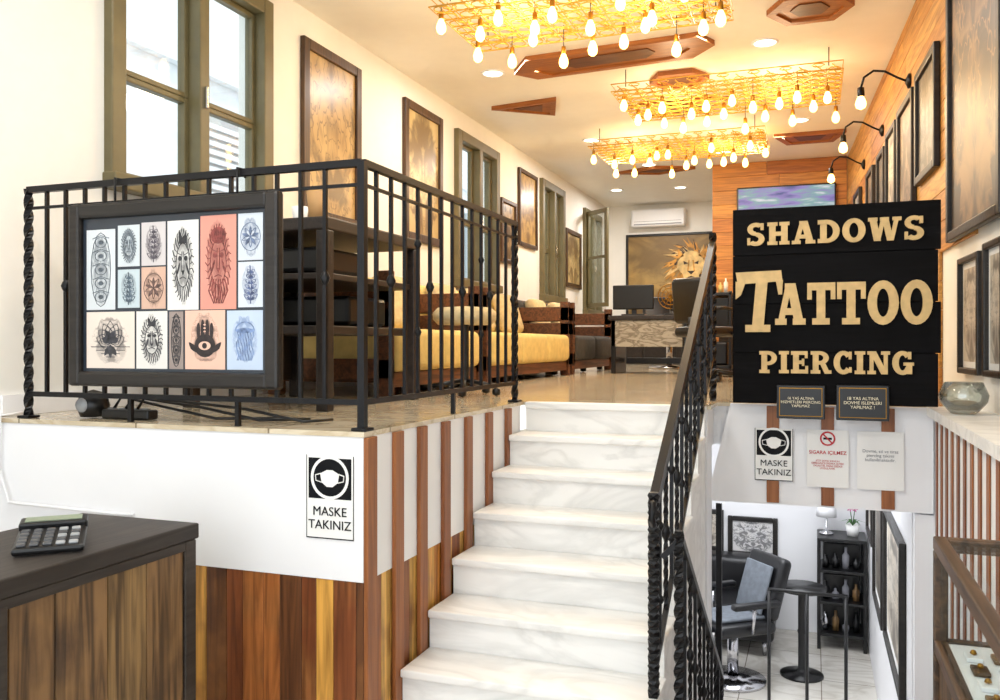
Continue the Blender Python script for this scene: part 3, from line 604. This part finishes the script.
# ceiling ornaments
def orn(pts,cx,cy,s=1):
    b=MB('ceiling_wood_ornament',[CEILW,CEILW2]); 
    b.prism([(cx+x*s,cy+y*s) for x,y in pts],ZC-.025,ZC-.001,0)
    P=[(cx+x*s,cy+y*s) for x,y in pts]; I=[(cx+x*s*.78,cy+y*s*.78) for x,y in pts]; n=len(P)
    for i in range(n): j=(i+1)%n; b.prism([P[i],P[j],I[j],I[i]],ZC-.04,ZC-.024,0)
    b.prism([(cx+x*s*.45,cy+y*s*.45) for x,y in pts],ZC-.032,ZC-.024,1)
    b.done()
hexa=[(-.5,0),(-.28,-.42),(.28,-.42),(.5,0),(.28,.42),(-.28,.42)]
orn(hexa,-.03,6.05,.55); orn([(-.85,.1),(-.65,-.2),(.75,-.28),(.85,-.05),(.65,.2),(-.7,.3)],-1.5,6.55,.95); orn(hexa,-1.07,7.3,.5)
orn([(-.6,-.2),(.5,-.35),(.25,.45)],-2.5,7.7,.6); orn([(-.6,-.3),(.6,-.3),(.4,.4),(-.4,.4)],-.05,9.8,.6); orn([(-.7,-.2),(0,-.4),(.7,-.2),(.5,.35),(-.5,.35)],-1.2,8.15,.7)
orn([(-.7,0),(0,-.3),(.7,0),(0,.3)],-1.9,11.0,.7)
for Y in (6.4,7.8,9.2):
    b=MB('gooseneck_wall_lamp',[BLACK,BULB]); b.M=MR@T(-.02,Y-3,3.28)
    b.lathe([(.001,0),(.05,0),(.05,.015),(.02,.03)],(0,0,0),0,16,axis=(-1,0,0))
    b.tube([(-.02,0,0),(-.08,0,.03),(-.16,0,.08),(-.23,0,.09),(-.29,0,.05),(-.31,0,-.02)],.008,8)
    b.lathe([(.001,.01),(.022,0),(.025,-.05),(.02,-.06)],(-.31,0,-.02),0,12); b.lathe([(.018,-.06),(.03,-.085),(.036,-.11),(.03,-.135),(.001,-.15)],(-.31,0,-.02),1,14); b.done()
m,nt,bs=newmat('tv_screen_image'); uv=N(nt,'ShaderNodeUVMap'); mp=N(nt,'ShaderNodeMapping'); mp.inputs['Scale'].default_value=(1,2.5,1); nt.links.new(uv.outputs[0],mp.inputs[0]); no=N(nt,'ShaderNodeTexNoise'); no.inputs['Scale'].default_value=3; no.inputs['Detail'].default_value=6; nt.links.new(mp.outputs[0],no.inputs['Vector'])
r=N(nt,'ShaderNodeValToRGB'); e=r.color_ramp.elements; e[0].color=lin('#3A4A8A'); e[0].position=.3; e[1].color=lin('#E8E4F0'); e[1].position=.7; x=e.new(.45); x.color=lin('#8A7AC0'); x=e.new(.56); x.color=lin('#7AA8A8')
nt.links.new(no.outputs['Fac'],r.inputs[0]); nt.links.new(r.outputs[0],bs.inputs['Emission Color']); bs.inputs['Emission Strength'].default_value=.8; bs.inputs['Base Color'].default_value=(.02,.02,.02,1); TVS=m
b=MB('television',[BLKPL,TVS]); b.rbox(-.9,.24,10.93,10.985,2.78,3.43,.01); b.pic(-.88,.22,2.81,3.41,10.927,1); b.box(-.5,-.1,10.985,10.999,2.95,3.2); b.done()
b=MB('air_conditioner',[W_WHITE,GREY]); b.rbox(-2.75,-1.9,YB-.24,YB-.002,3.37,3.65,.04,seg=4); b.box(-2.7,-1.95,YB-.243,YB-.238,3.40,3.415,1); b.box(-2.7,-1.95,YB-.243,YB-.238,3.45,3.455,1); b.done()
# ---------------- furniture on platform
def sofa(name,y0,y1,seat,pil):
    b=MB(name,[SOFAW,seat,BEIGE,BLKPL]); X0,X1=-3.12,-2.32
    for yy in (y0,y1-.06):
        b.rbox(X0,X1+.03,yy,yy+.06,1.60,1.72,.006); b.rbox(X0,X1+.03,yy,yy+.06,1.74,1.88,.006); b.rbox(X0,X0+.09,yy,yy+.06,ZP+.001,1.98,.006); b.rbox(X1-.06,X1+.03,yy,yy+.06,ZP+.001,1.93,.006); b.rbox(X0,X1+.03,yy,yy+.06,1.30,1.42,.006)
    b.rbox(X0,X1,y0+.06,y1-.06,1.28,1.34,.006); b.rbox(X1-.03,X1+.01,y0+.06,y1-.06,1.25,1.34,.006)
    for z in (1.60,1.75,1.88): b.rbox(X0,X0+.04,y0+.06,y1-.06,z,z+.11,.006)
    n=max(1,round((y1-y0)/.9)); w=(y1-y0-.14)/n
    for i in range(n):
        a=y0+.07+w*i; b.rbox(X0+.1,X1+.05,a+.005,a+w-.005,1.342,1.60,.05,1,4)
        b.rbox(X0+.045,X0+.22,a+.01,a+w-.01,1.57,1.98,.07,1,4)
    for yy in pil: b.rbox(X0+.24,X0+.38,yy-.22,yy+.22,1.60,2.0,.065,2,4,rot=Matrix.Rotation(-.3,4,'Y'))
    for yy in (y0+.12,(y0+y1)/2,y1-.12):
        b.lathe([(.001,0),(.035,.01),(.035,.05),(.015,.06),(.015,.09)],(X1-.1,yy,ZP+.001),3,10); 
    b.done()
sofa('yellow_sofa',4.42,5.88,YEL,(4.8,5.5)); sofa('yellow_sofa',5.98,8.3,YEL,(6.4,7.1,7.9)); sofa('grey_bench_sofa',8.42,10.2,GREYF,(8.9,9.7))
b=MB('reception_desk',[DESKW,BLKPL]); X0,X1,Y0,Y1=-2.85,-2.05,3.35,4.3
b.rbox(X0,X1,Y0,Y1,2.02,2.08,.008); b.rbox(X0,X1-.02,Y0+.02,Y1-.02,1.80,1.83,.005); b.rbox(X0,X1-.04,Y0+.02,Y1-.02,1.55,1.59,.005)
for x in (X0,X1-.06):
    for yy in (Y0,Y1-.06): b.rbox(x,x+.06,yy,yy+.06,ZP+.001,2.02,.006)
b.rbox(X0,X0+.02,Y0+.06,Y1-.06,1.3,2.0,.004); b.rbox(X0+.1,X1-.1,Y0+.1,Y0+.5,1.84,1.96,.02,1); b.rbox(X0+.1,X1-.15,Y1-.5,Y1-.1,1.6,1.75,.02,1); b.done()
PCUP=plain('kraft_paper','#B88E5C',.7)
b=MB('paper_cup_stack',[PCUP,PAPER]); b.lathe([(.001,0),(.035,0),(.05,.16),(.047,.16),(.034,.01)],(-2.26,3.6,2.081),0,18); b.lathe([(.001,0),(.03,0),(.042,.11),(.04,.11)],(-2.42,3.7,2.081),1,16); b.done()
b=MB('round_stool',[CHROME,BEIGE,BLKPL]); c=(-1.95,4.72,ZP)
b.lathe([(.001,.42),(.16,.42),(.19,.45),(.19,.49),(.16,.52),(.001,.53)],c,1,24); b.lathe([(.025,.08),(.025,.42)],c,2,12)
for k in range(5):
    a=k*2*math.pi/5; b.tube([(c[0],c[1],ZP+.09),(c[0]+.2*math.cos(a),c[1]+.2*math.sin(a),ZP+.06)],.014,m=2); b.lathe([(.001,0),(.025,.01),(.025,.04),(.001,.05)],(c[0]+.2*math.cos(a),c[1]+.2*math.sin(a),ZP+.001),2,10)
b.done()
b=MB('work_desk',[marble('desk_stone','#B8B2A4','#7A7264',.5,5),BLKPL,DESKW]); X0,X1,Y0,Y1=-2.05,-1.2,8.9,9.5
b.rbox(X0,X1,Y0,Y1,1.76,1.81,.008,2); b.rbox(X0+.03,X1-.03,Y0+.03,Y0+.07,1.48,1.76,.005,0); b.rbox(X0+.03,X0+.08,Y0+.03,Y1-.03,ZP+.001,1.76,.005,1); b.rbox(X1-.08,X1-.03,Y0+.03,Y1-.03,ZP+.001,1.76,.005,1); b.rbox(X0+.1,X1-.1,Y1-.12,Y1-.06,1.3,1.36,.004,1); b.done()
b=MB('computer_monitor',[BLKPL,LEATH]); b.rbox(-2.04,-1.60,9.1,9.13,1.88,2.14,.01); b.rbox(-1.84,-1.79,9.13,9.16,1.82,2.0,.005); b.rbox(-1.94,-1.69,9.06,9.24,1.811,1.83,.006); b.done()
b=MB('desk_fan',[BRASS,BLKPL]); c=Vector((-1.42,9.1,1.96))
b.lathe([(.001,0),(.08,0),(.08,.02),(.02,.03),(.015,.1)],(-1.42,9.15,1.811),1,16)
for r_ in (.05,.09,.13): b.tube([(c.x+r_*math.cos(a*math.pi/10),c.y-.02,c.z+.05+r_*math.sin(a*math.pi/10)) for a in range(20)],.006,5,0,closed=True)
for k in range(12):
    a=k*math.pi/6; b.tube([(c.x,c.y-.03,c.z+.05),(c.x+.13*math.cos(a),c.y-.02,c.z+.05+.13*math.sin(a))],.004,5,0)
b.tube([(c.x,c.y-.02,c.z+.05),(c.x,c.y+.06,c.z+.0)],.02,8,1); b.done()
def officechair(x,y,z0,rot,name='office_chair',sc=1,mat=None):
    b=MB(name,[mat or LEATH,CHROME,BLKPL]); b.M=T(x,y,z0)@RZ(rot)@Matrix.Scale(sc,4)
    for k in range(5):
        a=k*2*math.pi/5; b.tube([(0,0,.1),(.28*math.cos(a),.28*math.sin(a),.07)],[.03,.018],8,2); b.lathe([(.001,0),(.03,.005),(.03,.05),(.001,.06)],(.28*math.cos(a),.28*math.sin(a),.001),2,10)
    b.tube([(0,0,.08),(0,0,.43)],.028,10,1); b.rbox(-.25,.25,-.25,.25,.43,.53,.045,0,4)
    b.rbox(-.23,.23,.2,.30,.56,1.0,.045,0,4,rot=Matrix.Rotation(-.12,4,'X')); b.tube([(0,.1,.44),(0,.28,.46),(0,.30,.62)],.02,8,2)
    for s in (-1,1): b.tube([(s*.24,-.02,.46),(s*.3,-.02,.48),(s*.3,-.1,.68),(s*.3,.16,.70),(s*.26,.24,.70)],.018,8,2)
    b.done()
officechair(-.82,7.3,ZP,2.6,sc=.85)
b=MB('tool_trolley',[BLKPL,CHROME,RED,PAPER,YEL]); X0,X1,Y0,Y1=-1.16,-.72,8.2,8.65
for x in (X0,X1-.03):
    for yy in (Y0,Y1-.03): b.rbox(x,x+.03,yy,yy+.03,ZP+.05,ZP+.80,.004); b.lathe([(.001,0),(.022,.005),(.022,.04),(.001,.05)],(x+.015,yy+.015,ZP+.001),0,10)
for z in (.08,.40,.76): b.rbox(X0,X1,Y0,Y1,ZP+z,ZP+z+.03,.005)
b.rbox(X0+.03,X1-.03,Y0+.03,Y1-.03,ZP+.43,ZP+.74,.008); b.rbox(X0+.04,X1-.04,Y0+.05,Y1-.05,ZP+.111,ZP+.33,.02)
random.seed(9)
for k in range(7):
    x=X0+.05+k*.055; h=random.uniform(.07,.16); b.lathe([(.001,0),(.02,0),(.02,h*.7),(.008,h*.8),(.008,h),(.001,h)],(x,Y0+.08+.05*(k%2),ZP+.791),random.choice([0,0,2,3,4]),10)
b.done()
b=MB('tattoo_recliner',[LEATH,CHROME]); b.M=T(-1.75,11.1,ZP)@RZ(.5)@Matrix.Scale(.82,4)
b.rbox(-.3,.3,-.5,.35,.5,.6,.05,0,4)
b.rbox(-.28,.28,.38,.50,.58,1.15,.05,0,4,rot=Matrix.Rotation(-.3,4,'X'))
b.rbox(-.28,.28,-.98,-.5,.42,.5,.04,0,4,rot=Matrix.Rotation(.25,4,'X'))
for s in (-1,1): b.rbox(s*.38-.05,s*.38+.05,-.3,.25,.72,.79,.03,0,4); b.tube([(s*.38,0,.72),(s*.3,0,.55)],.02,8,1)
b.tube([(0,0,.04),(0,0,.5)],.05,12,1); b.lathe([(.001,0),(.32,0),(.32,.03),(.06,.06)],(0,0,.001),1,24); b.done()
b=MB('side_cabinet',[DESKW,BRASS,BLKPL]); b.rbox(-.98,-.6,9.6,10.1,ZP+.001,2.05,.01); b.rbox(-.96,-.62,9.585,9.6,1.3,1.62,.006); b.rbox(-.96,-.62,9.585,9.6,1.66,2.0,.006); b.lathe([(.001,0),(.015,.01),(.001,.025)],(-.79,9.585,1.8),1,8,axis=(0,-1,0)); b.done()
b=MB('storage_cabinet',[BEIGE,DESKW,BRASS]); b.rbox(-3.0,-1.5,YB-.5,YB-.05,ZP+.001,1.9,.01,1)
for k in range(3): b.rbox(-2.97+k*.49,-2.51+k*.49,YB-.515,YB-.5,1.26,1.86,.006,1); b.lathe([(.001,0),(.015,.01),(.001,.03)],(-2.56+k*.49,YB-.515,1.6),2,8,axis=(0,-1,0))
b.done()
b=MB('power_strip',[BLKPL,SILV]); b.rbox(-2.72,-2.48,2.72,2.78,ZP+.001,ZP+.04,.008)
for k in range(4): b.lathe([(.001,0),(.017,0),(.017,.004)],(-2.69+k*.055,2.75,ZP+.0405),1,10)
for k in range(3): b.tube([(-2.68+k*.06,2.75,ZP+.042),(-2.66+k*.06,2.77,ZP+.09),(-2.5+k*.2,2.82,ZP+.05),(-2.2+k*.2,2.78,ZP+.012),(-1.95+k*.1,2.9,ZP+.012)],.006,6,0)
b.done()
b=MB('portable_speaker',[BLKPL,SILV]); b.lathe([(.001,0),(.05,.005),(.065,.05),(.05,.1),(.001,.115)],(-2.80,2.76,ZP+.001),0,18); b.lathe([(.03,0),(.028,.006),(.001,.008)],(-2.80,2.70,ZP+.055),1,14,axis=(0,-1,0)); b.done()
b=MB('white_cable',[W_WHITE]); b.tube([(-3.15,2.75,1.215),(-3.13,2.60,1.21),(-3.14,2.60,1.0),(-3.08,2.60,.86),(-2.6,2.608,.85),(-2.45,2.608,.85)],.007,6); b.done()
b=MB('glass_bowl',[BOWLG,plain('potpourri','#A88E6A',.8)]); c=(.60,4.15,ZP+.005)
b.lathe([(.001,.002),(.05,.002),(.06,.012),(.092,.05),(.098,.08),(.075,.135),(.071,.135),(.092,.08),(.086,.05),(.055,.018),(.001,.015)],c,0,28); b.lathe([(.001,.017),(.052,.02),(.074,.048),(.04,.055),(.001,.052)],c,1,18); b.done()
# ---------------- counter with calculator
b=MB('wooden_counter',[COUNTD,COUNTER]); X0,X1,Y0,Y1=-2.36,-1.87,.9,2.28; CT=.925
b.rbox(X0,X1,Y0,Y1,CT-.05,CT,.006); b.box(X0+.02,X1-.03,Y0+.03,Y1-.03,.002,CT-.051)
yy=Y0+.02
for w in (.17,.15,.19,.16,.14,.18,.15,.17,.12):
    y2=min(yy+w,Y1-.06)
    if y2>yy+.02: b.rbox(X1-.029,X1-.012,yy,y2-.003,.06,CT-.07,.003,1)
    yy=y2
b.rbox(X1-.03,X1-.004,Y1-.06,Y1-.01,.002,CT-.051,.004); b.rbox(X1-.03,X1-.004,1.52,1.58,.06,CT-.07,.004); b.rbox(X1-.03,X1-.005,Y0+.02,Y1-.06,CT-.08,CT-.051,.003); b.rbox(X1-.03,X1-.005,Y0+.02,Y1-.06,.002,.06,.003); b.done()
KEYG=plain('calculator_key','#4A4C50',.4)
b=MB('calculator',[BLKPL,SILV,plain('lcd','#8E9A84',.3),KEYG]); b.M=T(-2.05,1.87,CT+.001)@RZ(.75)@Matrix.Scale(1.2,4)@Matrix.Rotation(math.radians(6),4,'X')
b.rbox(-.075,.075,-.10,.10,.011,.030,.008); b.rbox(-.075,.075,.045,.10,.02,.045,.006,0); b.box(-.062,.062,.055,.09,.045,.047,2)
for i in range(5):
    for j in range(5): b.rbox(-.066+i*.027,-.046+i*.027,-.092+j*.026,-.073+j*.026,.030,.036,.003,3 if (i<3 or j%2) else 1)
b.done()
# ---------------- display case
b=MB('glass_display_case',[CASEFR,GLASS,W_WHITE,COUNTER,BRASS]); X0,X1,Y0,Y1=.32,.76,1.35,2.76; zt=.95
for x0,x1,y0_,y1_ in ((X0,X0+.035,Y0,Y1),(X1-.035,X1,Y0,Y1),(X0+.035,X1-.035,Y0,Y0+.035),(X0+.035,X1-.035,Y1-.035,Y1)):
    b.rbox(x0,x1,y0_,y1_,zt-.04,zt,.005); b.rbox(x0,x1,y0_,y1_,.62,.66,.005); b.rbox(x0,x1,y0_,y1_,.01,.08,.005)
for x in (X0,X1-.035):
    for yy in (Y0,Y1-.035): b.rbox(x,x+.035,yy,yy+.035,.08,zt-.04,.004)
b.box(X0+.035,X1-.035,Y0+.035,Y1-.035,zt-.015,zt-.009,1); b.box(X0+.015,X0+.021,Y0+.04,Y1-.04,.66,zt-.04,1)
b.box(X0+.035,X1-.035,Y0+.04,Y1-.04,.64,.655,2); b.box(X0+.012,X0+.03,Y0+.04,Y1-.04,.08,.62,3); b.box(X0+.03,X1-.03,Y1-.03,Y1-.01,.08,.62,3)
random.seed(3)
for i in range(5):
    for j in range(12):
        x=X0+.08+i*.065; yy=Y0+.1+j*.105; b.rbox(x-.02,x+.02,yy-.03,yy+.03,.656,.668,.003,random.choice([2,2,3])); b.lathe([(.001,0),(.009,.004),(.006,.012),(.001,.014)],(x,yy,.668),4,8)
b.done()
# ---------------- LOWER ROOM
LZ=-1.2
framed('tattoo_poster',T(-.56,8.598,-.34),.46,.38,DARKFR,inkpic('poster_print','#E8E4DC','#2A2A30',9.1,7,.6,.6,'#C8C8D0',.5,.3,.06,.9,.9))
framed('framed_picture',T(-.98,8.598,-.3),.3,.4,DARKFR,DP[3])
b=MB('black_sofa',[LEATH,CHROME]); X0,X1=-1.35,-.33
b.rbox(X0,X1,7.75,8.5,LZ+.12,LZ+.42,.05,0,4); b.rbox(X0,X1,8.3,8.56,LZ+.3,LZ+.72,.06,0,4); b.rbox(X0,X0+.13,7.75,8.5,LZ+.15,LZ+.6,.05,0,4); b.rbox(X1-.13,X1,7.75,8.5,LZ+.15,LZ+.6,.05,0,4)
for x in (X0+.08,X1-.08):
    for yy in (7.82,8.45): b.tube([(x,yy,LZ+.001),(x,yy,LZ+.13)],.018,8,1)
b.done()
b=MB('bar_table',[BLKPL,CHROME]); c=(-.10,7.45,LZ+.001)
b.lathe([(.001,0),(.17,.0),(.17,.015),(.05,.03),(.028,.06),(.028,.34),(.035,.36),(.028,.38),(.028,.66),(.07,.69),(.19,.70),(.19,.73),(.001,.735)],c,0,28); b.done()
b=MB('shelf_unit',[BLKPL,PAPER,CHROME,GREY,COUNTER]); X0,X1,Y0,Y1=.02,.43,8.15,8.55
for x in (X0,X1-.03):
    for yy in (Y0,Y1-.03): b.rbox(x,x+.03,yy,yy+.03,LZ+.001,LZ+.98,.003)
for z in (.12,.4,.68,.96): b.rbox(X0,X1,Y0,Y1,LZ+z,LZ+z+.025,.004)
random.seed(5)
for z in (.145,.425,.705):
    b.rbox(X0+.05,X1-.05,Y0+.22,Y1-.05,LZ+z+.001,LZ+z+.2,.01,0)
    for k in range(4):
        x=X0+.07+k*.085; h=random.uniform(.08,.2); b.lathe([(.001,0),(.028,.0),(.03,h*.6),(.012,h*.75),(.012,h),(.001,h)],(x,Y0+.12,LZ+z+.001),random.choice([0,0,2,3,4]),10)
b.done()
b=MB('desk_lamp',[W_WHITE,CHROME]); c=(.1,8.35,LZ+.986); b.lathe([(.001,0),(.06,0),(.06,.015),(.012,.03),(.012,.2)],c,1,16); b.lathe([(.012,.19),(.09,.16),(.08,.24),(.04,.29),(.001,.3)],c,0,18); b.done()
b=MB('potted_orchid',[PAPER,plain('leaf_green','#3C6A30',.5),plain('orchid_pink','#C86A9A',.6)]); c=(.32,8.35,LZ+.986)
b.lathe([(.001,0),(.045,0),(.06,.1),(.053,.1),(.04,.09),(.001,.09)],c,0,16)
for k in range(6):
    a=k*1.05; b.add([(c[0],c[1],c[2]+.09),(c[0]+.05*math.cos(a-.3),c[1]+.05*math.sin(a-.3),c[2]+.14),(c[0]+.12*math.cos(a),c[1]+.12*math.sin(a),c[2]+.12),(c[0]+.05*math.cos(a+.3),c[1]+.05*math.sin(a+.3),c[2]+.14)],[(0,1,2,3)],1)
for s in (-.06,.05):
    b.tube([(c[0],c[1],c[2]+.09),(c[0]+s*.4,c[1],c[2]+.25),(c[0]+s*1.2,c[1],c[2]+.34)],.004,5,1)
    for k in range(5):
        p=(c[0]+s*(.4+.2*k),c[1]-.005,c[2]+.24+.03*k)
        for q in range(5):
            a=q*1.2566; b.add([p,(p[0]+.018*math.cos(a-.4),p[1]-.004,p[2]+.018*math.sin(a-.4)),(p[0]+.028*math.cos(a),p[1]-.006,p[2]+.028*math.sin(a)),(p[0]+.018*math.cos(a+.4),p[1]-.004,p[2]+.018*math.sin(a+.4))],[(0,1,2,3)],2)
b.done()
b=MB('tattoo_client_chair',[LEATH,CHROME,plain('grey_towel','#6A7078',.9,var=.15,scale=20,bump=.3)]); b.M=T(-.62,7.15,LZ)@RZ(-.9)
b.rbox(-.25,.25,-.28,.25,.42,.52,.045,0,4); b.rbox(-.23,.23,.24,.35,.5,1.0,.045,0,4,rot=Matrix.Rotation(-.3,4,'X')); b.rbox(-.22,.22,-.72,-.28,.28,.36,.035,0,4,rot=Matrix.Rotation(.5,4,'X'))
b.rbox(-.17,.17,-.25,.23,.521,.55,.014,2,4); b.rbox(-.17,.17,.19,.215,.55,.94,.012,2,4,rot=Matrix.Rotation(-.3,4,'X')); b.rbox(-.17,.17,-.33,-.30,.2,.53,.012,2,4)
for s in (-1,1): b.rbox(s*.3-.035,s*.3+.035,-.2,.22,.66,.71,.02,0,4); b.tube([(s*.3,0,.67),(s*.27,0,.46)],.015,8,1)
b.tube([(0,0,.03),(0,0,.43)],.045,12,1); b.lathe([(.001,0),(.26,0),(.26,.025),(.05,.05)],(0,0,.001),1,24); b.done()
b=MB('lower_room_railing',[BLKPL])
for x in (-.30,-.05,.2): b.tube([(x,6.3,LZ+.001),(x,6.3,LZ+.99)],.012,8)
for z in (.99,.15): b.tube([(-.31,6.3,LZ+z),(.21,6.3,LZ+z)],.013,8)
b.done()
for (y0_,y1_,z0_,z1_,pm) in ((4.95,6.1,-.38,.46,DP[3]),(6.3,7.2,-.42,.4,DP[0]),(7.4,8.1,-.1,.55,DP[3])):
    framed('framed_picture',T(.449,(y0_+y1_)/2,(z0_+z1_)/2)@RZ(-math.pi/2),y1_-y0_,z1_-z0_,DARKFR,pm,fw=.04,matw=.05)
l=bpy.data.lights.new('lower_room_lamp','AREA'); l.energy=44; l.shape='RECTANGLE'; l.size=1.2; l.size_y=2.4; l.color=(.93,.96,1); lo=bpy.data.objects.new('lower_room_lamp',l); S.collection.objects.link(lo); lo.location=(-.5,6.6,.96)
# ---------------- sun on the street side, world & camera
l=bpy.data.lights.new('sun','SUN'); l.energy=1.3; l.angle=.03; l.color=(1,.97,.92); lo=bpy.data.objects.new('sun',l); S.collection.objects.link(lo); lo.location=(2,5,12); lo.rotation_euler=(0,math.radians(28),0)
w=bpy.data.worlds.new('World'); S.world=w; w.use_nodes=True; bg=w.node_tree.nodes['Background']; bg.inputs[0].default_value=(.88,.94,1,1); bg.inputs[1].default_value=2.2
cd=bpy.data.cameras.new('camera'); cam=bpy.data.objects.new('camera',cd); S.collection.objects.link(cam); cam.location=(0,0,1.5); cam.rotation_euler=(math.pi/2,0,math.radians(20.1)); cd.sensor_width=36; cd.lens=30.96; cd.shift_y=-.005; cd.clip_start=.05
S.camera=cam
